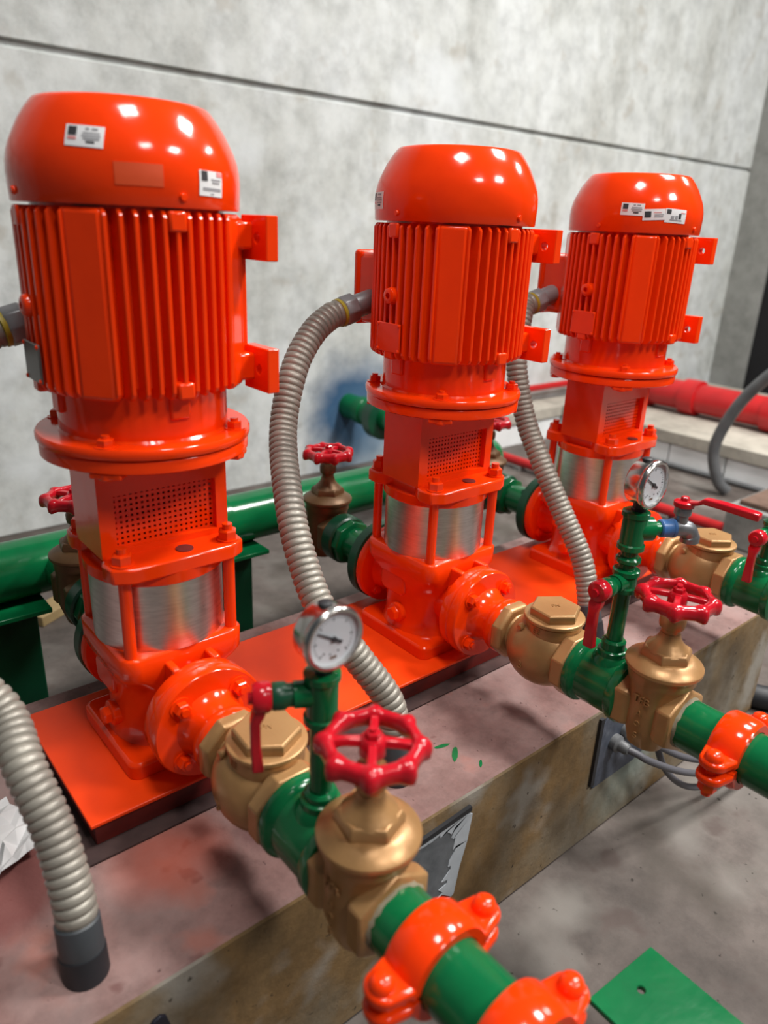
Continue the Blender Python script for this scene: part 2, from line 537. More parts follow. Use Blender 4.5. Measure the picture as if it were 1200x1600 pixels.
# ------------------------------------------------------------------ steel base frame
t = thing('base_frame', 'long orange steel base plate on dark red channel beneath all three pumps', 'base plate', (0, 0, PT))
H = -PT
obj('dark_bed', MB().box(-0.185, 1.28, -0.162, 0.165, 0, 0.004), 'dark_brown', t, bev=0.001)  # thin dark brown bed under the frame, showing past the plate edges
obj('top_plate', MB().box(-0.172, 1.27, -0.142, 0.150, H - 0.006, H), 'orange_plate', t, bev=0.0015)
for y0, y1 in ((-0.134, -0.126), (0.134, 0.142)):
    b = MB().box(-0.165, 1.26, y0, y1, 0.004, H - 0.006)
    obj('channel_rail', b, 'maroon', t, bev=0.001)
for x0 in (-0.165, 1.252):
    obj('end_rail', MB().box(x0, x0 + 0.008, -0.126, 0.134, 0.004, H - 0.006), 'maroon', t, bev=0.001)

# ================================================================== PUMP
def az(a):
    """outward direction for azimuth a measured from -Y towards -X (degrees)"""
    a = math.radians(a)
    return Vector((-math.sin(a), -math.cos(a), 0))

def azM(a, r, z):
    """frame at radius r: local x tangent, local y up (z), local z outward"""
    o = az(a)
    tx = Vector((-o.y, o.x, 0))
    p = o * r
    return Matrix(((tx.x, 0, o.x, p.x), (tx.y, 0, o.y, p.y), (0, 1, 0, z), (0, 0, 0, 1)))

def bolt(mb, X, r=0.009, h=0.008, washer=True):
    if washer:
        mb.cyl(r * 1.35, 0, 0.0018, X, 16)
    mb.hexa(r, 0.0015, h, X, 0.0015)
    mb.cyl(r * 0.5, h, h + 0.004, X, 10)
    return mb

COWL = [(0.1305, 0.755), (0.1315, 0.757), (0.1325, 0.785), (0.1318, 0.797), (0.1295, 0.808), (0.1260, 0.818), (0.1207, 0.829), (0.1150, 0.840), (0.1076, 0.851), (0.1005, 0.8600), (0.0970, 0.8632), (0.0925, 0.8640), (0.0, 0.8645)]

def cowl_r(z):
    for (r0, z0), (r1, z1) in zip(COWL[1:], COWL[2:]):
        if z0 <= z <= z1 and z1 > z0:
            return r0 + (r1 - r0) * (z - z0) / (z1 - z0)
    return COWL[1][0]

def make_pump():
    t = thing('multistage_pump', '', 'pump', group='orange vertical pumps')
    # --- foot and lower head
    rings = []
    for z, h, rad in ((0.0, 0.097, 0.016), (0.022, 0.097, 0.016), (0.026, 0.093, 0.014)):
        rings.append([(x, y, z) for x, y in rrect(h, h, rad)])
    obj('foot_plate', MB().loft(rings), 'orange', t, bev=0.0015)
    rings = []
    for z, h, rad in ((0.020, 0.088, 0.078), (0.032, 0.083, 0.078), (0.050, 0.080, 0.076), (0.095, 0.080, 0.074), (0.125, 0.083, 0.060), (0.145, 0.089, 0.034), (0.155, 0.091, 0.024), (0.184, 0.091, 0.022), (0.187, 0.088, 0.020)):
        rings.append([(x, y, z) for x, y in rrect(h, h, rad, 7)])
    head = obj('pump_head', MB().loft(rings), 'orange', t, smooth=50)
    # raised pad and plugs on the -X and +X faces
    for s in (-1, 1):
        X = T(s * 0.076, 0, 0.0) @ AX['x' if s > 0 else '-x']
        pts = [(x, y + 0.0) for x, y in rrect(0.022, 0.034, 0.014)]
        X2 = T(s * 0.074, 0.012, 0.118) @ AX['x' if s > 0 else '-x']
        obj('raised_pad', MB().prism(pts, 0, 0.012, X2), 'orange', head, bev=0.004)
        X3 = T(s * 0.074, -0.004, 0.060) @ AX['x' if s > 0 else '-x']
        obj('drain_plug', MB().lathe([(0.019, 0), (0.019, 0.014), (0.0155, 0.016)], X3, 20).hexa(0.0135, 0.015, 0.026, X3, 0.002), 'orange', head)
    # --- pump flanges, suction +Y and discharge -Y
    for ax in ('-y', 'y'):
        X = T(0, 0, ZP) @ AX[ax]
        fl = obj('head_flange', MB().lathe([(0.050, 0.05), (0.048, 0.09), (0.056, 0.108), (0.079, 0.112), (0.081, 0.115), (0.081, 0.129), (0.079, 0.1315)], X, 40), 'orange', t, smooth=35)
        for k in range(4):
            a = PI / 4 + k * PI / 2
            c = X @ T(0.0615 * math.cos(a), 0.0615 * math.sin(a), 0.112)
            obj('flange_nut', bolt(MB(), c @ AX['-z'], 0.0105, 0.010), 'orange', fl)
    for s in (-1, 1):
        obj('web', MB().box(s * 0.030 - 0.006, s * 0.030 + 0.006, -0.118, -0.07, 0.13, 0.172), 'orange', t, bev=0.003)
    # --- sleeve and stay bolts
    obj('steel_sleeve', MB().lathe([(0.0925, 0.186), (0.0925, 0.292)], None, 56), 'steel', t)
    R = 0.0755
    for sx in (-1, 1):
        for sy in (-1, 1):
            rod = obj('stay_bolt', MB().cyl(0.0085, 0.185, 0.306, T(sx * R, sy * R, 0), 16), 'orange', t)
            b = MB()
            b.cyl(0.0155, 0.3245, 0.3275, T(sx * R, sy * R, 0), 18)
            b.hexa(0.0135, 0.327, 0.341, T(sx * R, sy * R, 0), 0.002)
            b.cyl(0.007, 0.341, 0.349, T(sx * R, sy * R, 0), 12)
            obj('nut', b, 'orange', rod)
    # --- upper collar with scalloped sides
    half = [(0.070, -0.098), (0.094, -0.085), (0.097, -0.060), (0.088, -0.040), (0.080, -0.030)]
    poly = half + [(x, -y) for x, y in reversed(half)]
    poly = poly + [(-x, -y) for x, y in poly]
    col = obj('collar', MB().prism(poly, 0.303, 0.325), 'orange', t, bev=0.003)
    obj('collar_ring', MB().lathe([(0.094, 0.287), (0.0975, 0.290), (0.0985, 0.306)], None, 48), 'orange', t)
    obj('vent_hole_shade', MB().cyl(0.012, 0.325, 0.3262, T(0.012, -0.072, 0), 20), 'maroon', t)  # flat dark disc, the shade inside a vent hole given as colour
    # --- motor stool with two mesh windows
    hx, hy, z0, z1 = 0.091, 0.048, 0.324, 0.458
    wx0, wx1, wz0, wz1 = -0.070, 0.074, 0.334, 0.409
    b = MB()
    b.box(-hx, wx0, -hy, hy, z0, z1)
    b.box(wx1, hx, -hy, hy, z0, z1)
    for s in (-1, 1):
        ya, yb = (-hy, -hy + 0.02) if s < 0 else (hy - 0.02, hy)
        b.box(wx0, wx1, ya, yb, wz1, z1)
        b.box(wx0, wx1, ya, yb, z0, wz0)
    obj('motor_stool', b, 'orange', t, smooth=30)
    for yy in (-hy + 0.011, hy - 0.011):
        g = MB()
        nx, nz = 19, 10
        for i in range(nx + 1):
            x = wx0 + (wx1 - wx0) * i / nx
            g.box(x - 0.0021, x + 0.0021, yy - 0.0007, yy + 0.0007, wz0, wz1)
        for i in range(nz + 1):
            z = wz0 + (wz1 - wz0) * i / nz
            g.box(wx0, wx1, yy - 0.0009, yy + 0.0009, z - 0.0021, z + 0.0021)
        obj('guard_mesh', g, 'orange', t, smooth=0)
    obj('shaft_coupling', MB().lathe([(0.02, 0.325), (0.02, 0.345), (0.031, 0.348), (0.031, 0.41), (0.02, 0.415), (0.02, 0.457)], None, 20), 'maroon', t)
    # --- motor flange pair
    fl = obj('motor_flange', MB().lathe([(0.130, 0.4735), (0.1365, 0.4745), (0.1375, 0.478), (0.1375, 0.484), (0.1355, 0.487)], None, 64), 'orange', t)
    lf = obj('stool_flange', MB().lathe([(0.131, 0.455), (0.1345, 0.457), (0.1345, 0.470), (0.1325, 0.4725)], None, 64), 'orange', t)
    for a in (45, 135, 225, 315):
        o = az(a) * 0.1215
        obj('flange_bolt', bolt(MB(), T(o.x, o.y, 0.4865), 0.0105, 0.011), 'orange', fl)
        b = MB().box(-0.016, 0.016, -0.005, 0.006, -0.026, 0.010, azM(a, 0.1215, 0.4525))
        b2 = MB().cyl(0.012, 0.446, 0.456, T(o.x, o.y, 0), 14)
        obj('bolt_tab', b2.box(-0.020, 0.020, -0.004, 0.004, -0.03, 0.011, azM(a, 0.1215, 0.4525)), 'orange', lf, bev=0.002)
    # --- motor body
    FB, FT = 0.543, 0.752
    body = obj('motor_body', MB().lathe([(0.112, 0.486), (0.108, 0.490), (0.108, 0.552), (0.112, 0.556), (0.112, 0.756)], None, 48), 'orange', t)
    ENV, INN = 0.1315, 0.108
    pitch = 0.0146
    for face in (0, 90, 180, 270):
        X = RZ(-math.radians(face))
        for k in range(-5, 6):
            x = k * pitch
            if face == 270 and abs(k) < 2:
                continue
            yo = -math.sqrt(ENV ** 2 - x * x)
            yi = -math.sqrt(INN ** 2 - x * x) + 0.004
            cb = 0.009
            q = [(yi, FB), (yo + cb, FB), (yo + 0.003, FB + 0.004), (yo, FB + cb), (yo, FT - 0.006), (yo + 0.005, FT), (yi, FT)]
            th = 0.0028
            rings = [[(x + sx * th, y, z) for y, z in q] for sx in (-1, 1)]
            obj('cooling_fin', MB().loft(rings, X), 'orange', body, smooth=0, bev=0.0012, seg=1)
        if face == 180:
            continue
        for zc, hh in ((0.741, 0.011), (0.553, 0.010)):
            g = MB().box(-0.0105, 0.0105, -hh, hh, -0.02, 0.004, X @ azM(0, 0.129, zc))
            obj('bolt_boss', g, 'orange', body, bev=0.003)
        g = MB().box(-0.013, 0.013, -0.03, 0.0, -0.02, 0.001, X @ azM(0, 0.112, 0.545))
        obj('bell_rib', g, 'orange', body, bev=0.003)
    for a in (45, 135, 225, 315):
        q = [(-0.0225, FB), (0.0225, FB), (0.0225, FT), (-0.0225, FT)]
        g = MB().box(-0.0225, 0.0225, FB - 0.648, FT - 0.648, -0.03, 0.0, azM(a, 0.1300, 0.648))
        obj('flat_pad', g, 'orange', body, bev=0.006, seg=3)
    # --- cowl
    cw = obj('fan_cowl', MB().lathe(COWL, None, 72), 'orange', t, smooth=50)
    for a in (0, 90, 180, 270):
        g = MB().lathe([(0.0045, -0.002), (0.0045, 0.0012), (0.0035, 0.0025)], azM(a - 3, 0.1328, 0.766), 12)
        obj('cowl_screw', g, 'orange', cw)
    # --- feet on the +X side
    for zc, hh in ((0.726, 0.0265), (0.564, 0.0285)):
        for s in (-1, 1):
            y0, y1 = (-0.119, -0.058) if s < 0 else (0.058, 0.119)
            # plate with a bolt hole: built from a ring of quads
            cy, cz, rh = s * 0.096, zc, 0.0065
            outer = [(y0, zc - hh), (y1, zc - hh), (y1, zc + hh), (y0, zc + hh)]
            n = 16
            def edge(th):
                dy, dz = math.cos(th), math.sin(th)
                c = []
                for lim, comp, base in ((y1, dy, cy), (y0, dy, cy), (zc + hh, dz, cz), (zc - hh, dz, cz)):
                    if abs(comp) > 1e-6:
                        u = (lim - base) / comp
                        if u > 0:
                            c.append(u)
                u = min(c)
                return (cy + u * dy, cz + u * dz)
            angs = sorted([2 * PI * k / n for k in range(n)] + [math.atan2(z - cz, y - cy) % (2 * PI) for y, z in outer])
            O = [edge(a) for a in angs]
            Hh = [(cy + rh * math.cos(a), cz + rh * math.sin(a)) for a in angs]
            xa, xb = 0.119, 0.136
            rings = [[(xa, y, z) for y, z in Hh], [(xa, y, z) for y, z in O], [(xb, y, z) for y, z in O], [(xb, y, z) for y, z in Hh]]
            ft = obj('mounting_foot', MB().loft(rings, closed=True), 'orange', t, smooth=0, bev=0.0012, seg=1)
            g = MB().box(0.085, 0.122, min(s * 0.085, s * 0.040), max(s * 0.085, s * 0.040), zc - hh * 0.55, zc + hh * 0.7)
            obj('foot_rib', g, 'orange', ft, bev=0.004)
    obj('foot_rail', MB().box(0.100, 0.124, -0.062, 0.062, 0.545, 0.748), 'orange', t, bev=0.003)
    # --- terminal box on the +Y side
    tb = obj('terminal_box', MB().box(-0.060, 0.060, 0.105, 0.178, 0.580, 0.702), 'orange', t, bev=0.009, seg=3)
    obj('box_lid', MB().box(-0.064, 0.064, 0.1705, 0.187, 0.576, 0.706), 'orange', tb, bev=0.007, seg=3)
    # --- lug and nameplate on the -X face
    X = azM(90, 0.127, 0.643)
    g = MB().lathe([(0.013, -0.012), (0.0135, 0.004), (0.012, 0.009), (0.0085, 0.011), (0.005, 0.011), (0.0045, 0.004), (0.0, 0.0035)], X, 20)
    obj('earth_lug', g, 'orange', t)
    npl = obj('nameplate', MB().box(-0.028, 0.028, -0.023, 0.023, 0, 0.003, azM(90, 0.1305, 0.578)), 'orange', t, bev=0.001)
    for sx in (-1, 1):
        for sy in (-1, 1):
            obj('rivet', MB().lathe([(0.003, 0.002), (0.003, 0.0035), (0.0015, 0.0048)], azM(90, 0.1305, 0.578) @ T(sx * 0.025, sy * 0.020, 0), 10), 'orange', npl)
    return t

def patch_on_cowl(parent, a, z, wd, ht, mat, prints=(), tilt=0.0, off=0.0008, name='sticker', label=None):
    """thin curved label lying on the cowl; prints: (u0,u1,v0,v1,mat) in 0..1"""
    def P(u, v, o):
        du, dv = (u - 0.5) * wd, (v - 0.5) * ht
        uu = du * math.cos(tilt) - dv * math.sin(tilt)
        vv = du * math.sin(tilt) + dv * math.cos(tilt)
        zz = z + vv
        r = cowl_r(zz) + o
        d_ = az(a - math.degrees(uu / r))
        return (d_.x * r, d_.y * r, zz)
    def sheet(u0, u1, v0, v1, o, n=8, mm=4):
        mb = MB()
        vs, fs = [], []
        for j in range(mm + 1):
            for i in range(n + 1):
                vs.append(P(u0 + (u1 - u0) * i / n, v0 + (v1 - v0) * j / mm, o))
        k = len(vs)
        for j in range(mm + 1):
            for i in range(n + 1):
                vs.append(P(u0 + (u1 - u0) * i / n, v0 + (v1 - v0) * j / mm, o - 0.0005))
        for j in range(mm):
            for i in range(n):
                q = j * (n + 1) + i
                fs.append((q, q + 1, q + n + 2, q + n + 1))
                fs.append((k + q, k + q + n + 1, k + q + n + 2, k + q + 1))
        rim = [i for i in range(n + 1)] + [j * (n + 1) + n for j in range(1, mm + 1)] + [mm * (n + 1) + i for i in range(n - 1, -1, -1)] + [j * (n + 1) for j in range(mm - 1, 0, -1)]
        for i in range(len(rim)):
            p, q = rim[i], rim[(i + 1) % len(rim)]
            fs.append((p, k + p, k + q, q))
        return mb.add(vs, fs)
    s = obj(name, sheet(0, 1, 0, 1, off), mat, parent, smooth=30, label=label)
    for (u0, u1, v0, v1, mt) in prints:
        obj('print', sheet(u0, u1, v0, v1, off + 0.0004, 4, 2), mt, s, smooth=30)
    return s

pumps = [make_pump()]
pumps.append(copy_tree(pumps[0]))
pumps.append(copy_tree(pumps[0]))
lab = ['largest and nearest orange vertical pump at left with two white stickers on its cowl',
       'middle orange vertical pump between the nearest and farthest pumps, a flexible conduit at its left',
       'farthest orange vertical pump at right with three white stickers in a row on its cowl']
for i, p in enumerate(pumps):
    p.location = (PX[i], PY[i], 0)
    p['label'] = lab[i]

def child(o, nm):
    return [c for c in o.children if c.name.split('.')[0] == nm][0]

npl = child(pumps[0], 'nameplate')
npl.data = npl.data.copy()
npl.data.materials[0] = M['nameplate']
npl['label'] = 'grey metal nameplate'
A1 = [(0.07, 0.30, 0.50, 0.92, 'ink'), (0.07, 0.30, 0.30, 0.44, 'pink_ink'), (0.52, 0.62, 0.80, 0.90, 'grey_ink'), (0.68, 0.84, 0.80, 0.90, 'grey_ink'),
      (0.46, 0.90, 0.62, 0.69, 'grey_ink'), (0.44, 0.92, 0.48, 0.56, 'grey_ink'), (0.48, 0.90, 0.34, 0.42, 'grey_ink'), (0.56, 0.78, 0.18, 0.28, 'ink')]
A2 = [(0.08, 0.32, 0.60, 0.98, 'ink'), (0.72, 0.98, 0.80, 0.98, 'pink_ink'), (0.48, 0.90, 0.64, 0.70, 'grey_ink'), (0.52, 0.84, 0.52, 0.58, 'grey_ink'),
      (0.14, 0.92, 0.22, 0.34, 'grey_ink'), (0.45, 0.60, 0.08, 0.12, 'grey_ink')]
A3 = [(0.08, 0.36, 0.25, 0.80, 'ink'), (0.48, 0.82, 0.64, 0.70, 'pink_ink'), (0.50, 0.92, 0.44, 0.52, 'grey_ink'), (0.50, 0.90, 0.26, 0.36, 'grey_ink')]
A4 = [(0.05, 0.24, 0.62, 0.95, 'ink'), (0.72, 0.94, 0.72, 0.78, 'pink_ink'), (0.26, 0.40, 0.28, 0.50, 'grey_ink'), (0.46, 0.58, 0.28, 0.54, 'grey_ink'), (0.62, 0.74, 0.30, 0.70, 'ink'), (0.22, 0.80, 0.16, 0.24, 'grey_ink')]
c1 = child(pumps[0], 'fan_cowl')
patch_on_cowl(c1, 40.5, 0.8195, 0.040, 0.0205, 'white', A1, -0.05, label='white printed sticker')
patch_on_cowl(c1, -20, 0.782, 0.036, 0.026, 'white', A2, -0.03, label='white printed sticker')
patch_on_cowl(c1, 17, 0.786, 0.050, 0.022, 'tape', (), 0.0, 0.0006, name='tape_mark', label='brownish tape residue')
c2 = child(pumps[1], 'fan_cowl')
patch_on_cowl(c2, 113, 0.784, 0.044, 0.025, 'white', A1, 0, label='white printed sticker')
c3 = child(pumps[2], 'fan_cowl')
patch_on_cowl(c3, 60, 0.797, 0.043, 0.022, 'white', A1, -0.02, label='white printed sticker')
patch_on_cowl(c3, 42, 0.789, 0.043, 0.020, 'white', A3, 0.06, label='white printed sticker')
patch_on_cowl(c3, 22.5, 0.788, 0.047, 0.025, 'white', A4, -0.04, label='white printed sticker')

# ================================================================== DISCHARGE LINES
# y positions along each line are measured from the pump axis towards -Y
def line_label(fmt, i, extra=('', '', '')):
    return fmt.format(WHICH[i]) + extra[i]

# --- companion flange
def make_flange():
    t = thing('companion_flange', '', 'flange', group='orange discharge flanges')
    X = T(0, 0, 0) @ AX['-y']
    obj('flange_disc', MB().lathe([(0.080, 0.1325), (0.0825, 0.1345), (0.0825, 0.150), (0.0805, 0.1525)], X, 48), 'orange', t)
    obj('hub', MB().lathe([(0.054, 0.150), (0.046, 0.158), (0.041, 0.175), (0.041, 0.188), (0.047, 0.190), (0.049, 0.196), (0.049, 0.206), (0.046, 0.210)], X, 36), 'orange', t)
    for k in range(4):
        a = PI / 4 + k * PI / 2
        obj('hex_bolt', bolt(MB(), X @ T(0.0615 * math.cos(a), 0.0615 * math.sin(a), 0.1525), 0.0115, 0.0125), 'orange', t)
    return t

# --- swing check valve
def make_check():
    t = thing('check_valve', '', 'valve', group='bronze check valves')
    X = AX['-y']
    prof = [(0.040, 0.203), (0.047, 0.205)]
    for k in range(13):
        a = -1.05 + 2.1 * k / 12
        prof.append((0.064 * math.cos(a), 0.290 + 0.068 * math.sin(a)))
    prof += [(0.045, 0.356), (0.040, 0.360)]
    body = obj('valve_body', MB().lathe(prof, X, 40), 'brass', t, smooth=60)
    obj('hex_end', MB().lathe([(0.046, 0.206), (0.0515, 0.208), (0.0515, 0.222), (0.048, 0.228)], X, 8, a0=PI / 8), 'brass', t, bev=0.002)
    obj('hex_end', MB().lathe([(0.051, 0.336), (0.0560, 0.339), (0.0560, 0.360), (0.052, 0.362)], X, 8, a0=PI / 8), 'brass', t, bev=0.002)
    C = T(0, -0.299, 0)
    obj('bonnet_neck', MB().lathe([(0.044, 0.0), (0.045, 0.035), (0.0465, 0.040), (0.0465, 0.058), (0.045, 0.0595)], C, 40), 'brass', t)
    cap = obj('hex_cap', MB().lathe([(0.048, 0.060), (0.050, 0.0615), (0.050, 0.0665), (0.047, 0.068)], C, 40).lathe([(0.0425, 0.067), (0.0425, 0.080), (0.0395, 0.0825)], C, 6, a0=0.45), 'brass', t, smooth=30, bev=0.0008)
    mark('PN', 0.011, 0.0006, C @ T(0, 0, 0.0828) @ RZ(-0.6), 'brass', cap)
    # cast figures on the near side (-X)
    Xs = T(-0.0575, -0.300, -0.012) @ Matrix.Rotation(PI / 2, 4, 'X')
    F = Matrix(((0, 0, -1, -0.0630), (-1, 0, 0, -0.288), (0, 1, 0, -0.012), (0, 0, 0, 1)))
    mark('3', 0.020, 0.0012, F, 'brass', body)
    F2 = Matrix(((0, 0, -1, -0.0462), (-1, 0, 0, -0.300), (0, 1, 0, 0.050), (0, 0, 0, 1)))
    mark('EE', 0.014, 0.0010, F2, 'brass', body)
    obj('pin_plug', MB().lathe([(0.006, 0), (0.006, 0.008), (0.004, 0.010)], T(-0.040, -0.268, 0.044) @ AX['-x'], 10), 'brass', t)
    return t

# --- green tee
def make_tee():
    t = thing('pipe_tee', '', 'pipe tee', group='green discharge tees')
    X = AX['-y']
    prof = [(0.046, 0.360), (0.0525, 0.362), (0.0540, 0.366), (0.0540, 0.374), (0.0520, 0.378), (0.0470, 0.382), (0.0470, 0.436), (0.0505, 0.440), (0.0515, 0.452), (0.046, 0.455)]
    obj('tee_body', MB().lathe(prof, X, 40), 'green', t)
    C = T(0, -0.412, 0)
    obj('branch_boss', MB().lathe([(0.032, 0.025), (0.028, 0.045), (0.0225, 0.050), (0.0225, 0.058), (0.020, 0.060)], C, 24), 'green', t)
    return t

# --- gate valve with scalloped wheel
def handwheel(t, C, R=0.057, mat='red', z=0.0, rot=0.0):
    wb = obj('handwheel', wheel_mesh(C, R, z, rot), mat, t, smooth=50)
    b = MB()
    for k in range(4):
        X = C @ RZ(rot + k * PI / 2)
        rings = []
        for f, wd, zz in ((0.10, 0.0065, 0.004), (0.45, 0.0055, 0.003), (0.85, 0.0065, 0.0)):
            x = R * f
            rings.append([(x, -wd, z + zz - 0.004), (x, wd, z + zz - 0.004), (x, wd * 0.7, z + zz + 0.004), (x, -wd * 0.7, z + zz + 0.004)])
        obj('spoke', MB().loft(rings, X), mat, wb, bev=0.0015)
    obj('wheel_hub', MB().lathe([(0.0135, z - 0.010), (0.0135, z + 0.006), (0.011, z + 0.009)], C, 20).hexa(0.0085, z + 0.008, z + 0.016, C, 0.0015).cyl(0.004, z + 0.015, z + 0.019, C, 10), mat, wb)
    return wb

def wheel_mesh(C, R, z, rot):
    n, m = 96, 12
    rings = []
    for i in range(n):
        a = 2 * PI * i / n
        c8 = math.cos(8 * (a - rot))
        lobe = max(0.0, c8) ** 1.5
        ro = R * (0.90 + 0.115 * lobe - 0.03 * max(0, -c8))
        ri = R * 0.645
        hh = 0.0095 + 0.0030 * lobe
        cx, hw = (ro + ri) / 2, (ro - ri) / 2
        ring = []
        for k in range(m):
            t = 2 * PI * k / m
            sgn = lambda v: math.copysign(abs(v) ** 0.72, v)
            x = cx + hw * sgn(math.cos(t))
            zz = z + hh * sgn(math.sin(t)) - 0.004 * (x - ri) / (R - ri)
            ring.append((x * math.cos(a), x * math.sin(a), zz))
        rings.append(ring)
    return MB().loft(rings, C, closed=True)

def make_gate(mat='brass', suction=False):
    t = thing('gate_valve', '', 'valve', group='bronze gate valves')
    C = T(0, 0, 0)
    for s in (1, -1):
        ax = '-y' if s > 0 else 'y'
        obj('hex_end', MB().lathe([(0.046, 0.018), (0.0520, 0.026), (0.0530, 0.030), (0.0530, 0.045), (0.048, 0.048)], AX[ax], 6, a0=PI / 6), mat, t, bev=0.0025)
    body = MB()
    rings = []
    for z, hx, hy, rad in ((-0.062, 0.022, 0.016, 0.014), (-0.056, 0.036, 0.026, 0.022), (-0.02, 0.047, 0.033, 0.030), (0.02, 0.047, 0.034, 0.032), (0.042, 0.046, 0.036, 0.034), (0.052, 0.048, 0.045, 0.044), (0.056, 0.0485, 0.0485, 0.048), (0.069, 0.0485, 0.0485, 0.048)):
        rings.append([(x, y, z) for x, y in rrect(hx, hy, rad, 6)])
    bo = obj('valve_body', body.loft(rings), mat, t, smooth=50)
    for s, zz, sz in (('TFB', 0.030, 0.016), ('A', 0.008, 0.014), ('O', -0.010, 0.012), ('S', -0.030, 0.014)):
        if suction:
            break
        F = Matrix(((0, 0, -1, -0.0472), (-1, 0, 0, 0.0), (0, 1, 0, zz), (0, 0, 0, 1)))
        mark(s, sz, 0.0010, F, mat, bo)
    bn = obj('bonnet', MB().lathe([(0.0490, 0.068), (0.0535, 0.0705), (0.0550, 0.073), (0.0550, 0.0775), (0.0540, 0.0790), (0.0400, 0.0885), (0.034, 0.0900)], C, 48), mat, t, smooth=28)
    obj('bonnet_hex', MB().lathe([(0.0375, 0.0865), (0.0375, 0.0975), (0.0335, 0.1035)], C, 6, a0=0.35), mat, bn, bev=0.0015)
    obj('bonnet_cone', MB().lathe([(0.0315, 0.1005), (0.0270, 0.1060), (0.0200, 0.1130), (0.0160, 0.1200), (0.0140, 0.128)], C, 28), mat, bn)
    obj('stem_neck', MB().lathe([(0.0150, 0.120), (0.0130, 0.128), (0.0135, 0.134), (0.0175, 0.137), (0.0185, 0.142), (0.0185, 0.152), (0.0160, 0.157), (0.008, 0.158), (0.006, 0.185)], C, 24), mat, t)
    handwheel(t, C, 0.0580, 'red', 0.183, 0.45)
    return t

# --- grooved pipe coupling
def make_coupling():
    t = thing('pipe_coupling', '', 'pipe clamp', group='orange grooved couplings')
    for s in (1, -1):
        # half shell: ring section swept over 180 degrees, ears at +-X
        rings = []
        sec = [(0.0385, -0.022), (0.048, -0.022), (0.0510, -0.017), (0.0520, 0.0), (0.0510, 0.017), (0.048, 0.022), (0.0385, 0.023), (0.0400, 0.0)]
        n = 28
        for i in range(n + 1):
            a = math.radians(5) + (PI - math.radians(10)) * i / n
            rings.append([(r * math.cos(a), y, s * r * math.sin(a)) for r, y in sec])
        b = MB().loft(rings)
        half = obj('housing_half', b, 'orange', t, smooth=50)
        for e in (1, -1):
            poly = []
            for k in range(13):
                a = -PI / 2 + PI * k / 12
                poly.append((e * (0.066 + 0.0165 * math.cos(a)), 0.0185 * math.sin(a)))
            poly += [(e * 0.044, 0.0235), (e * 0.044, -0.0235)]
            z0, z1 = (0.005, 0.018) if s > 0 else (-0.018, -0.005)
            obj('bolt_ear', MB().prism(poly, z0, z1), 'orange', half, bev=0.004, seg=3)
    for e in (1, -1):
        C = T(e * 0.067, 0, 0)
        b = MB().lathe([(0.0125, 0.016), (0.0125, 0.021), (0.0105, 0.0265), (0.006, 0.0295), (0.0, 0.030)], C, 18)
        b.cyl(0.0065, -0.040, 0.018, C, 12)
        b.hexa(0.0125, -0.031, -0.018, C, 0.0015)
        obj('track_bolt', b, 'orange', t)
    return t

# --- gauge
def make_gauge():
    t = thing('pressure_gauge', '', 'gauge', group='round pressure gauges')
    X = AX['-y']       # dial faces -Y, centre at the origin
    obj('case', MB().lathe([(0.020, -0.018), (0.031, -0.0165), (0.0325, -0.014), (0.0325, 0.004), (0.0350, 0.006), (0.0360, 0.009), (0.0355, 0.0125), (0.0335, 0.0145), (0.0305, 0.0145), (0.0300, 0.0095), (0.0, 0.0095)], X, 48), 'chrome', t)
    dial = obj('dial', MB().lathe([(0.0300, 0.0085), (0.0300, 0.0100), (0.0, 0.0101)], X, 48), 'dial', t)
    b = MB()
    for k in range(31):
        a = math.radians(225 - 270 * k / 30)
        r0 = 0.0225 if k % 5 else 0.0205
        b.box(r0, 0.0245, -0.0003 - (0.0003 if k % 5 == 0 else 0), 0.0003 + (0.0003 if k % 5 == 0 else 0), 0.0101, 0.0104, X @ RZ(a))
    obj('scale_ticks', b, 'ink', dial, smooth=0)
    Xn = X @ RZ(math.radians(148))
    b = MB().prism([(-0.011, -0.0020), (-0.011, 0.0020), (0.0, 0.0013), (0.024, 0.0005), (0.024, -0.0005), (0.0, -0.0013)], 0.0112, 0.0120, Xn).cyl(0.0030, 0.0104, 0.0128, X, 16)
    obj('needle', b, 'ink', t)
    for k, (x, y) in enumerate(((-0.012, -0.0135), (-0.004, -0.0165), (0.006, -0.015))):
        obj('dial_mark', MB().cyl(0.0011, 0.0101, 0.0104, X @ T(x, y, 0), 8), 'ink', dial)
    obj('dial_logo', MB().box(-0.004, 0.004, -0.0225, -0.0195, 0.0101, 0.0104, X), 'rusty', dial)
    obj('fill_plug', MB().lathe([(0.0075, 0.0), (0.0075, 0.003), (0.005, 0.0045)], T(0, 0.005, 0.0318), 16), 'black', t)
    obj('stem', MB().lathe([(0.0105, -0.052), (0.0105, -0.040), (0.0085, -0.039), (0.0085, -0.028)], T(0, 0.006, 0), 6), 'black', t)
    return t

# --- ball valve: outlet direction local +x, lever given separately
def make_ball(body_mat, lever, label):
    t = thing('ball_valve', label, 'valve', group='small ball valves with red levers')
    X = AX['x']
    obj('valve_body', MB().lathe([(0.0095, 0.0), (0.0115, 0.004), (0.0135, 0.008), (0.0135, 0.020), (0.0155, 0.024), (0.0155, 0.038), (0.012, 0.042), (0.0120, 0.047)], X, 20), body_mat, t)
    return t

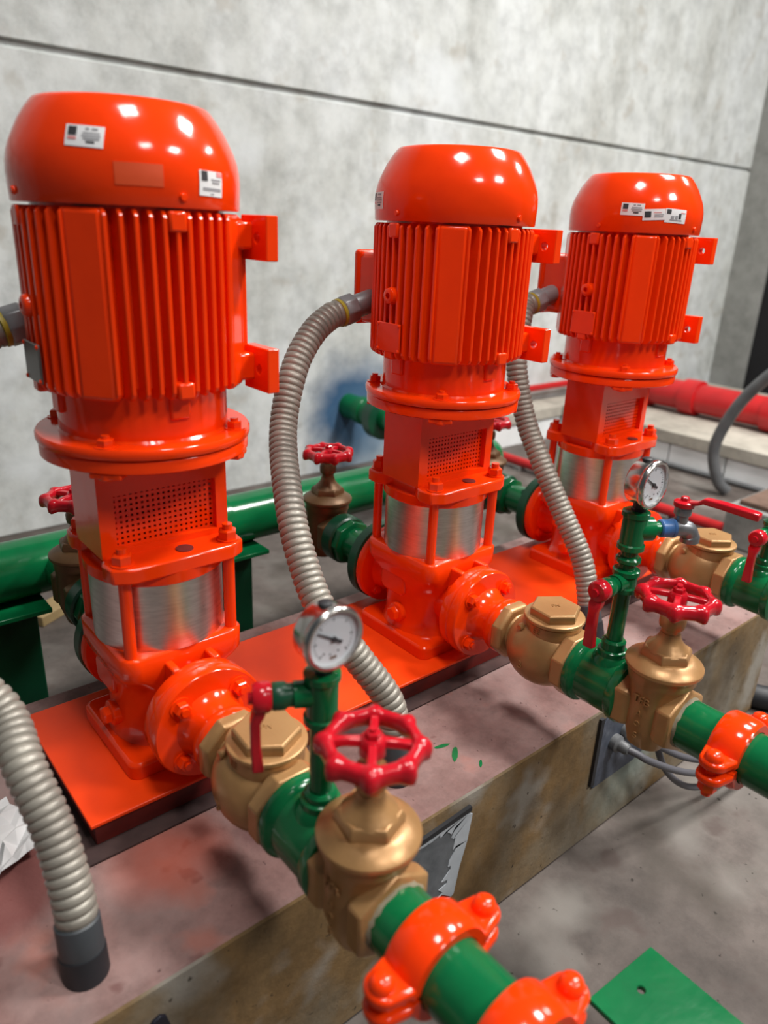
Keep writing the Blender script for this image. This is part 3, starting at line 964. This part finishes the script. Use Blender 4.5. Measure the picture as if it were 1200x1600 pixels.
t0 = make_flange(); t1 = make_check(); t2 = make_tee(); t3 = make_gate()
P0 = lambda i, y=0.0, z=ZP: (PX[i], PY[i] + y, z)
FL = [t0, copy_tree(t0), copy_tree(t0)]
CH = [t1, copy_tree(t1), copy_tree(t1)]
TE = [t2, copy_tree(t2), copy_tree(t2)]
GV = [t3, copy_tree(t3)]
for i in range(3):
    FL[i].location = P0(i)
    FL[i]['label'] = ['orange bolted flange on the discharge of the nearest pump, beside the left bronze check valve',
                      'orange bolted flange on the discharge of the middle pump',
                      'orange bolted flange on the discharge of the farthest pump, behind the tall gauge riser'][i]
    CH[i].location = P0(i)
    CH[i]['label'] = ['bronze check valve with hex cap on the nearest pump discharge, lever hanging before it',
                      'bronze check valve with hex cap between the middle pump flange and its green tee',
                      'bronze check valve with hex cap on the farthest pump discharge at the right edge'][i]
    TE[i].location = P0(i)
    TE[i]['label'] = ['green pipe tee between the nearest check valve and nearest gate valve', 'green pipe tee under the tall gauge riser of the middle pump',
                      'green pipe tee cut by the right edge of the picture after the farthest check valve'][i]
for i in range(2):
    GV[i].location = P0(i, -0.497)
    GV[i]['label'] = ['bronze gate valve with red scalloped handwheel in the foreground on the nearest discharge line',
                      'bronze gate valve with red scalloped handwheel on the middle discharge line above the cable plate'][i]

child(GV[0], 'handwheel').rotation_euler.z = 0.40

# pipes after the gate valves, couplings
for i in range(2):
    t = thing('discharge_pipe', ['green pipe leaving the nearest gate valve towards the bottom edge, clamped twice in orange',
                                 'green pipe leaving the middle gate valve towards the right edge, clamped in orange'][i], 'pipe', P0(i), group='green discharge pipes')
    obj('pipe', MB().lathe([(0.0365, 0.535), (0.0375, 0.540), (0.0375, 1.30)], AX['-y'], 40), 'green', t)
    g = MB()
    rings = []
    for k in range(40):
        a = 2 * PI * k / 40
        rr = 0.0395 + random.uniform(-0.001, 0.0022)
        yy = 0.548 + random.uniform(-0.001, 0.003)
        rings.append([(0.036 * math.cos(a), 0.036 * math.sin(a), 0.541), (rr * math.cos(a), rr * math.sin(a), 0.543), (0.0378 * math.cos(a), 0.0378 * math.sin(a), yy)])
    obj('thread_sealant', MB().loft(rings, AX['-y'], closed=True), 'glue', t)
cp = make_coupling()
CO = [cp] + [copy_tree(cp) for _ in range(3)]
CL = [(0, -0.602, 'orange grooved coupling clamped around the nearest green pipe just past the gate valve'),
      (0, -0.709, 'orange grooved coupling at the bottom edge, outermost on the nearest green pipe'),
      (1, -0.620, 'orange grooved coupling clamped around the middle green pipe near its gate valve, cables behind'),
      (1, -0.735, 'orange grooved coupling at the right edge, outermost on the middle green pipe')]
for o, (i, y, l) in zip(CO, CL):
    o.location = P0(i, y)
    o['label'] = l

# gauge risers
def riser(i, z_rel, label):
    """z_rel: list of (kind, z0, z1) relative to the pipe axis"""
    t = thing('gauge_riser', label, 'riser pipe', P0(i, -0.412), group='green gauge risers')
    for kind, a, b_ in z_rel:
        if kind == 'pipe':
            obj('riser_pipe', MB().cyl(0.0125, a, b_, None, 20), 'green', t)
        elif kind == 'collar':
            obj('collar', MB().lathe([(0.0155, a), (0.0185, a + 0.003), (0.0185, b_ - 0.003), (0.0155, b_)], None, 20), 'green', t)
        elif kind == 'tee':
            h = b_ - a
            obj('tee_fitting', MB().lathe([(0.0165, a), (0.0200, a + 0.002), (0.0200, a + 0.009), (0.0175, a + 0.011), (0.0175, b_ - 0.011), (0.0200, b_ - 0.009), (0.0200, b_ - 0.002), (0.0165, b_)], None, 20), 'green', t)
        elif kind == 'dark':
            obj('bushing', MB().hexa(0.014, a, b_), 'black', t)
    return t

r1 = riser(0, [('collar', 0.058, 0.070), ('pipe', 0.060, 0.150), ('pipe', 0.150, 0.17), ('tee', 0.158, 0.222)], 'short green riser carrying the nearest pressure gauge above the left tee')
r2 = riser(1, [('collar', 0.056, 0.076), ('pipe', 0.060, 0.27), ('tee', 0.158, 0.196), ('collar', 0.205, 0.216), ('tee', 0.226, 0.288)], 'tall green riser carrying the pressure gauge of the middle pump')
r3 = riser(2, [('collar', 0.058, 0.072), ('pipe', 0.060, 0.20), ('tee', 0.105, 0.150)], 'green riser cut by the right edge above the farthest tee')
# tee branches
obj('tee_branch', MB().cyl(0.0145, 0.0, 0.030, aim((0, 0, 0.195), (-0.88, 0.47, 0)), 18), 'green', r1)
obj('tee_branch', MB().cyl(0.0145, 0.0, 0.028, aim((0, 0, 0.176), (-1, 0, 0)), 18), 'green', r2)
obj('tee_branch', MB().lathe([(0.016, 0.0), (0.018, 0.018), (0.018, 0.028), (0.011, 0.030), (0.010, 0.046)], aim((0, 0, 0.258), (0.86, -0.5, 0)), 18), 'green', r2)
obj('tee_branch', MB().cyl(0.0145, 0.0, 0.028, aim((0, 0, 0.128), (-1, 0, 0)), 18), 'green', r3)

ga = make_gauge()
gb = copy_tree(ga)
ga.location = P0(0, -0.420, 0.361)
ga['label'] = 'round steel pressure gauge in the foreground left of the nearest handwheel'
gb.location = P0(1, -0.420, 0.424)
gb['label'] = 'round steel pressure gauge atop the tall riser, before the farthest pump'

def hanging_cock(i, y, z, dirv, label, body='dark_green'):
    """side cock with a red lever hanging down"""
    d_ = Vector(dirv).normalized()
    t = thing('ball_valve', label, 'valve', P0(i, y, z), group='small cocks with red levers')
    X = aim((d_.x * 0.024, d_.y * 0.024, 0), d_)
    obj('valve_body', MB().lathe([(0.0105, 0.0), (0.0125, 0.004), (0.0125, 0.012), (0.0150, 0.015), (0.0150, 0.027), (0.0125, 0.030)], X, 18), body, t)
    obj('lever_head', MB().lathe([(0.0135, 0.028), (0.0165, 0.032), (0.0165, 0.044), (0.0140, 0.048), (0.0065, 0.049), (0.006, 0.053)], X, 18), 'red', t)
    base = d_ * 0.066
    side = Vector((-d_.y, d_.x, 0))
    rings = []
    for zz, wd, th, out in ((-0.004, 0.009, 0.0055, -0.006), (-0.020, 0.010, 0.0065, 0.001), (-0.030, 0.007, 0.0055, 0.004), (-0.060, 0.0075, 0.0055, 0.004), (-0.090, 0.0085, 0.0065, 0.002)):
        c = base + d_ * out + Vector((0, 0, zz))
        rings.append([c + side * wd + d_ * th, c - side * wd + d_ * th, c - side * wd - d_ * th, c + side * wd - d_ * th])
    obj('lever', MB().loft(rings), 'red', t, bev=0.0022)
    return t

hanging_cock(0, -0.412, ZP + 0.195, (-0.88, 0.47, 0), 'small cock with red lever hanging down beside the nearest gauge riser')
hanging_cock(1, -0.412, ZP + 0.176, (-1, 0.0, 0), 'small cock with red lever hanging down halfway up the tall riser', 'green')
hanging_cock(2, -0.412, ZP + 0.128, (-1, -0.0, 0), 'small cock with red lever hanging at the right edge of the picture', 'green')

# bibcock with horizontal lever on the tall riser
t = thing('bib_tap', 'blue and grey tap with long red lever at the top of the tall riser', 'tap', P0(1, -0.412, ZP + 0.258))
d_ = Vector((0.86, -0.5, 0)).normalized()
X = aim(d_ * 0.040, d_)
obj('blue_sleeve', MB().lathe([(0.0115, 0.0), (0.0135, 0.002), (0.0135, 0.018), (0.0145, 0.019), (0.0145, 0.023), (0.012, 0.024)], X, 20), 'blue', t)
pth = catmull([d_ * 0.062, d_ * 0.074, d_ * 0.086 + Vector((0, 0, -0.003)), d_ * 0.092 + Vector((0, 0, -0.012)), d_ * 0.093 + Vector((0, 0, -0.022))], 5)
obj('spout', MB().tube(pth, [0.0125 + 0.0015 * (1 if k > 15 else 0) for k in range(len(pth))], 16), 'zinc', t)
c = d_ * 0.073
obj('stem', MB().lathe([(0.0095, 0.005), (0.0095, 0.020), (0.0125, 0.022), (0.0125, 0.033), (0.0105, 0.036)], T(c.x, c.y, 0), 16), 'zinc', t)
lv = obj('lever_head', MB().lathe([(0.0145, 0.034), (0.0150, 0.037), (0.0150, 0.041), (0.012, 0.043)], T(c.x, c.y, 0), 18).hexa(0.006, 0.043, 0.049, T(c.x, c.y, 0), 0.001), 'red', t)
rings = []
for s_, wd, th, zz in ((0.004, 0.009, 0.0030, 0.040), (0.020, 0.0065, 0.0030, 0.044), (0.028, 0.0075, 0.0045, 0.050), (0.050, 0.0080, 0.0050, 0.050), (0.096, 0.0085, 0.0055, 0.048), (0.104, 0.0080, 0.0050, 0.047)):
    e = Vector((0.12, -1, 0)).normalized()
    q = Vector((-e.y, e.x, 0))
    cc = Vector((c.x, c.y, zz)) + e * s_
    rings.append([cc + q * wd + Vector((0, 0, th)), cc - q * wd + Vector((0, 0, th)), cc - q * wd - Vector((0, 0, th)), cc + q * wd - Vector((0, 0, th))])
obj('lever', MB().loft(rings), 'red', t, bev=0.0028, seg=3)

# ================================================================== SUCTION SIDE
def make_suction():
    t = thing('suction_flange', '', 'flange', group='green suction flanges')
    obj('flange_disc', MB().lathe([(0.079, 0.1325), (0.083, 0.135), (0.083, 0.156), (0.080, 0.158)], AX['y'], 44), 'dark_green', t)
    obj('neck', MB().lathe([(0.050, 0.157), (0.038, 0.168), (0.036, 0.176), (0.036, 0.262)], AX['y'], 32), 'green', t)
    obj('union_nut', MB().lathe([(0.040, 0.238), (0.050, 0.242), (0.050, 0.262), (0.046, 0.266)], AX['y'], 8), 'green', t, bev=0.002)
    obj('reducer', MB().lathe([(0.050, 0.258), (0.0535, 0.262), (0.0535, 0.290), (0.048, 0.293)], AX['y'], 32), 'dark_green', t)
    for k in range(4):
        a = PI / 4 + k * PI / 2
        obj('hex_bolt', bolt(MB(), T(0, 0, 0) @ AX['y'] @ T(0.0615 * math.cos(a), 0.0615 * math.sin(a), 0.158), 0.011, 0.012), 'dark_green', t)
    return t

s0 = make_suction()
SU = [s0, copy_tree(s0), copy_tree(s0)]
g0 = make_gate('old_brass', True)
for o in g0.children:
    pass
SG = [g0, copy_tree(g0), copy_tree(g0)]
for i in range(3):
    SU[i].location = P0(i)
    SU[i]['label'] = ['green suction flange and neck behind the nearest pump', 'green suction flange and neck behind the left side of the middle pump',
                      'green suction flange and neck between the middle and farthest pumps'][i]
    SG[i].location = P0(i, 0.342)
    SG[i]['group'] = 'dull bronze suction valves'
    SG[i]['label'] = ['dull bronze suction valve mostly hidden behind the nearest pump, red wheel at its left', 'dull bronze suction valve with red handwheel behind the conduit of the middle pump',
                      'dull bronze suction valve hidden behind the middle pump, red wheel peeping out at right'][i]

t = thing('suction_header', 'thick glossy green header pipe running along behind all the pumps', 'pipe', (0, 0.5, ZP))
HR = 0.0575
path = [Vector((-1.6, 0, 0)), Vector((1.20, 0, 0))] + catmull([(1.24, 0.005, 0), (1.30, 0.04, 0), (1.32, 0.10, 0)], 5) + [Vector((1.32, 0.30, -0.02))] + catmull([(1.34, 0.42, -0.04), (1.42, 0.52, -0.08), (1.55, 0.60, -0.12), (1.68, 0.68, -0.14), (1.715, 0.76, -0.145)], 4)
obj('header_pipe', MB().tube(path, HR, 32), 'green', t)
for x in (0.345, -0.36, 1.15):
    obj('weld_collar', MB().lathe([(HR, -0.03), (HR + 0.006, -0.028), (HR + 0.006, 0.028), (HR, 0.03)], T(x, 0, 0) @ AX['x'], 40), 'green', t)
for i in range(3):
    obj('outlet_stub', MB().lathe([(0.040, 0.03), (0.040, 0.115)], T(PX[i], PY[i], 0) @ AX['-y'], 28), 'green', t)
t = thing('wall_pipe', 'green pipe coming out of the blue stained wall behind the middle pump', 'pipe', (1.722, WALL_Y, -0.05))
obj('pipe', MB().lathe([(0.058, 0.0), (0.058, 0.10), (0.065, 0.104), (0.065, 0.14), (0.058, 0.144), (0.058, 0.52)], AX['-y'], 32), 'green', t)
obj('flange_disc', MB().lathe([(0.09, 0.22), (0.100, 0.225), (0.100, 0.275), (0.09, 0.28)], AX['-y'], 36), 'dark_green', t)

for k, (x, lab_) in enumerate(((-0.10, 'green steel post with saddle under the header pipe at the left edge'), (0.385, 'green steel post with saddle under the header pipe behind the conduit of the middle pump'))):
    t = thing('pipe_support', lab_, 'pipe support', (x, 0.5, FLOOR), group='green header supports')
    H = ZP - HR - FLOOR
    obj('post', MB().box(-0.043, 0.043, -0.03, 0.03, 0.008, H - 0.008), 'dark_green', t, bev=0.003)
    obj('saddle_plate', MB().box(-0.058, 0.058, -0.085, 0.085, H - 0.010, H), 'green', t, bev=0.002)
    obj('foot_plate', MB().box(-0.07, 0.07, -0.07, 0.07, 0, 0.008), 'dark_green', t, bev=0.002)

# ================================================================== FLEXIBLE CONDUITS
def conduit(label, gl, pts, end):
    t = thing('flexible_conduit', label, 'conduit', end, group='flexible metal conduits')
    off = -Vector(end)
    def L(p):
        return Vector(p) + off
    gl = Vector(gl)
    gd = Vector((-1, 0, -0.27)).normalized()
    X = aim(L(gl), gd)
    obj('gland_body', MB().lathe([(0.0195, -0.006), (0.0205, 0.003), (0.0205, 0.042), (0.018, 0.046)], X, 24), 'galv', t)
    obj('gland_nut', MB().lathe([(0.023, 0.040), (0.0270, 0.043), (0.0270, 0.066), (0.024, 0.070)], X, 8), 'galv', t, bev=0.002)
    obj('seal_ring', MB().lathe([(0.0235, 0.068), (0.0245, 0.0695), (0.0245, 0.0745), (0.0225, 0.0755)], X, 24), 'yellow', t)
    ax_ = L(pts[-1]).normalized()
    E_ = aim((0, 0, 0), ax_)
    start = gl + gd * 0.072
    path = [L(start), L(start + gd * 0.02)] + [L(p) for p in pts] + [ax_ * 0.046]
    pp = resample(catmull(path, 20), 0.0018)
    rad = [0.0231 - 0.0026 * max(0.0, math.cos(2 * PI * k / 6)) ** 2 for k in range(len(pp))]
    obj('corrugated_hose', MB().tube(pp, rad, 18), 'flex', t, smooth=60)
    obj('end_sleeve', MB().lathe([(0.0225, 0.066), (0.0245, 0.064), (0.0245, 0.028), (0.024, 0.026)], E_, 24), 'dark_conduit', t)
    obj('end_bush', MB().lathe([(0.0255, 0.027), (0.0255, -0.001), (0.0245, -0.012)], E_, 24), 'black', t)
    return t

conduit('grey corrugated conduit looping from the middle pump terminal box down behind the nearest gauge', (PX[1] - 0.058, 0.14 + PY[1], 0.620),
        [(0.352, 0.118, 0.570), (0.300, 0.095, 0.516), (0.252, 0.055, 0.424), (0.198, -0.05, 0.331), (0.181, -0.12, 0.256), (0.181, -0.17, 0.208), (0.212, -0.21, 0.146), (0.244, -0.25, 0.076)],
        (0.244, -0.272, PT))
conduit('grey corrugated conduit coming down at the lower left corner in front of the nearest pump', (PX[0] - 0.058, 0.14, 0.618),
        [(-0.22, 0.11, 0.58), (-0.285, 0.07, 0.50), (-0.310, 0.0, 0.40), (-0.285, -0.08, 0.27), (-0.248, -0.13, 0.205), (-0.246, -0.19, 0.165), (-0.237, -0.24, 0.107), (-0.236, -0.278, 0.045)],
        (-0.238, -0.300, PT))
conduit('grey corrugated conduit running down between the middle and farthest pumps to the plinth', (PX[2] - 0.058, 0.14, 0.620),
        [(0.905, 0.125, 0.568), (0.872, 0.10, 0.49), (0.872, 0.06, 0.375), (0.868, 0.0, 0.290), (0.870, -0.07, 0.195), (0.875, -0.135, 0.10)],
        (0.866, -0.190, PT))

# ================================================================== BACKGROUND
# tiled platform along Y at the far right, with a concrete cap
t = thing('tiled_platform', 'low concrete platform faced with white tiles in the right background', 'platform', (3.15, 0, FLOOR))
obj('core', MB().box(0.012, 1.4, -2.0, 1.78, 0, 0.12), 'block', t)
for k in range(13):
    y0 = -2.0 + 0.300 * k - 0.075
    y1 = min(1.78, y0 + 0.292)
    obj('tile', MB().box(0.0, 0.012, max(-2.0, y0), y1, 0.006, 0.118), 'tile', t, bev=0.002)
obj('cap_slab', MB().box(-0.012, 1.5, -2.0, 1.78, 0.12, 0.182), 'ledge', t, bev=0.004)
t = thing('tiled_curb', 'low curb with concrete cap along the back wall seen between the middle and farthest pumps', 'curb', (2.1, 1.6, FLOOR))
obj('core', MB().box(0, 1.03, 0.012, 0.19, 0, 0.12), 'tile', t)
obj('cap_slab', MB().box(-0.01, 1.03, 0.0, 0.19, 0.12, 0.182), 'ledge', t, bev=0.004)

t = thing('red_main', 'thick red pipe with couplings on the platform in the right background', 'pipe', (3.6, 0, -0.072))
obj('pipe', MB().cyl(0.080, -1.5, 1.5, AX['y'], 32), 'pipe_red', t)
for y in (1.36, 1.08, 0.62):
    obj('coupling', MB().lathe([(0.080, -0.05), (0.096, -0.045), (0.098, 0.0), (0.096, 0.045), (0.080, 0.05)], T(0, y, 0) @ AX['y'], 32), 'pipe_red', t)
t = thing('red_branch', 'thin red pipe along the back wall between the middle and farthest pumps', 'pipe', (2.3, 1.735, -0.085))
obj('pipe', MB().cyl(0.020, 0, 1.30, AX['x'], 20), 'pipe_red', t)
obj('pipe_clip', MB().lathe([(0.022, -0.01), (0.026, -0.008), (0.026, 0.008), (0.022, 0.01)], T(0.25, 0, 0) @ AX['x'], 20), 'zinc', t)
t = thing('red_floor_pipe', 'slim bright red pipe running along the floor behind the farthest check valve', 'pipe', (2.43, 0.0, -0.315))
obj('pipe', MB().cyl(0.0225, 0.10, 1.60, AX['y'], 20), 'pipe_red', t)
obj('end_reducer', MB().lathe([(0.023, 0.20), (0.027, 0.18), (0.036, 0.10), (0.036, 0.02), (0.028, 0.0)], AX['y'], 20), 'pipe_red', t)
for y in (0.5, 1.3):
    obj('pipe_rest', MB().box(-0.03, 0.03, y - 0.02, y + 0.02, FLOOR + 0.315, -0.018), 'block', t)
tag(obj('floor_conduit', MB().tube([(3.128, -1.8, FLOOR + 0.014), (3.128, 1.55, FLOOR + 0.014)], 0.013, 14), 'grey_conduit'),
    'thin grey conduit lying on the floor along the white tiles', 'conduit')
cv = catmull([(2.95, 0.50, FLOOR + 0.02), (2.92, 0.54, -0.28), (2.90, 0.575, -0.135), (2.90, 0.53, 0.03), (2.90, 0.45, 0.17), (2.90, 0.33, 0.30), (2.90, 0.15, 0.42), (2.90, -0.1, 0.50)], 6)
tag(obj('bent_conduit', MB().tube(cv, 0.026, 16), 'grey_conduit'), 'thick grey conduit bending up past the red pipe at the right edge', 'conduit')
t = thing('machine_pedestal', 'grey concrete pedestal with rusty brown top at the right edge', 'pedestal', (2.36, 0.23, FLOOR))
obj('block', MB().box(0, 0.62, -0.9, 0.0, 0, 0.165), 'block', t, bev=0.006)
obj('rusty_top', MB().box(0.03, 0.62, -0.9, -0.03, 0.165, 0.185), 'rusty', t, bev=0.004)
tag(obj('plank', MB().box(-0.09, 0.09, -0.035, 0.035, 0, 0.03, RZ(0.5)), 'wood', loc=(0.152, 1.13, FLOOR), bev=0.002),
    'small yellowish wooden offcut on the floor under the header pipe at left', 'offcut')

# crumpled paper at the left edge
random.seed(3)
vs, fs = [], []
nx, ny = 9, 9
cor = [(-0.36, -0.16), (-0.222, -0.098), (-0.236, 0.015), (-0.38, 0.02)]
for j in range(ny):
    for i in range(nx):
        u, v = i / (nx - 1), j / (ny - 1)
        x = (1 - u) * ((1 - v) * cor[0][0] + v * cor[3][0]) + u * ((1 - v) * cor[1][0] + v * cor[2][0])
        y = (1 - u) * ((1 - v) * cor[0][1] + v * cor[3][1]) + u * ((1 - v) * cor[1][1] + v * cor[2][1])
        vs.append((x + random.uniform(-.005, .005), y + random.uniform(-.005, .005), 0.004 + random.uniform(0, 0.018)))
for j in range(ny - 1):
    for i in range(nx - 1):
        q = j * nx + i
        fs.append((q, q + 1, q + nx + 1, q + nx))
pa = obj('crumpled_paper', MB().add(vs, fs), 'paper', smooth=0, loc=(0, 0, PT))
sm = pa.modifiers.new('thickness', 'SOLIDIFY')
sm.thickness = 0.0006
tag(pa, 'crumpled white paper on the plinth at the left edge', 'paper')

# green bracket plate low in the foreground
Q = [(0.223, -0.652), (0.345, -0.660), (0.339, -0.86), (0.217, -0.852)]
t = thing('green_bracket', 'flat green steel bracket plate with a bolt hole at the bottom right foreground', 'bracket', (0.28, -0.75, FLOOR))
cx, cy = 0.28, -0.75
hole = (0.283 - cx, -0.685 - cy)
pts = [(x - cx, y - cy) for x, y in Q]
n = 24
def ray_poly(p, a):
    d_ = Vector((math.cos(a), math.sin(a)))
    best = 9
    for k in range(4):
        A, B = Vector(pts[k]), Vector(pts[(k + 1) % 4])
        e = B - A
        den = d_.x * e.y - d_.y * e.x
        if abs(den) < 1e-9:
            continue
        w_ = A - Vector(p)
        s_ = (w_.x * e.y - w_.y * e.x) / den
        u_ = (w_.x * d_.y - w_.y * d_.x) / den
        if s_ > 0 and -1e-6 <= u_ <= 1 + 1e-6:
            best = min(best, s_)
    return (p[0] + d_.x * best, p[1] + d_.y * best)
angs = sorted([2 * PI * k / n for k in range(n)] + [math.atan2(q[1] - hole[1], q[0] - hole[0]) % (2 * PI) for q in pts])
O = [ray_poly(hole, a) for a in angs]
Hh = [(hole[0] + 0.005 * math.cos(a), hole[1] + 0.005 * math.sin(a)) for a in angs]
zt, zb = -0.1 - FLOOR, -0.108 - FLOOR
obj('plate', MB().loft([[(x, y, zb) for x, y in Hh], [(x, y, zb) for x, y in O], [(x, y, zt) for x, y in O], [(x, y, zt) for x, y in Hh]], closed=True), 'green', t, smooth=0, bev=0.001, seg=1)
obj('post', MB().box(-0.03, 0.03, -0.09, -0.03, 0, zb), 'dark_green', t, bev=0.002)
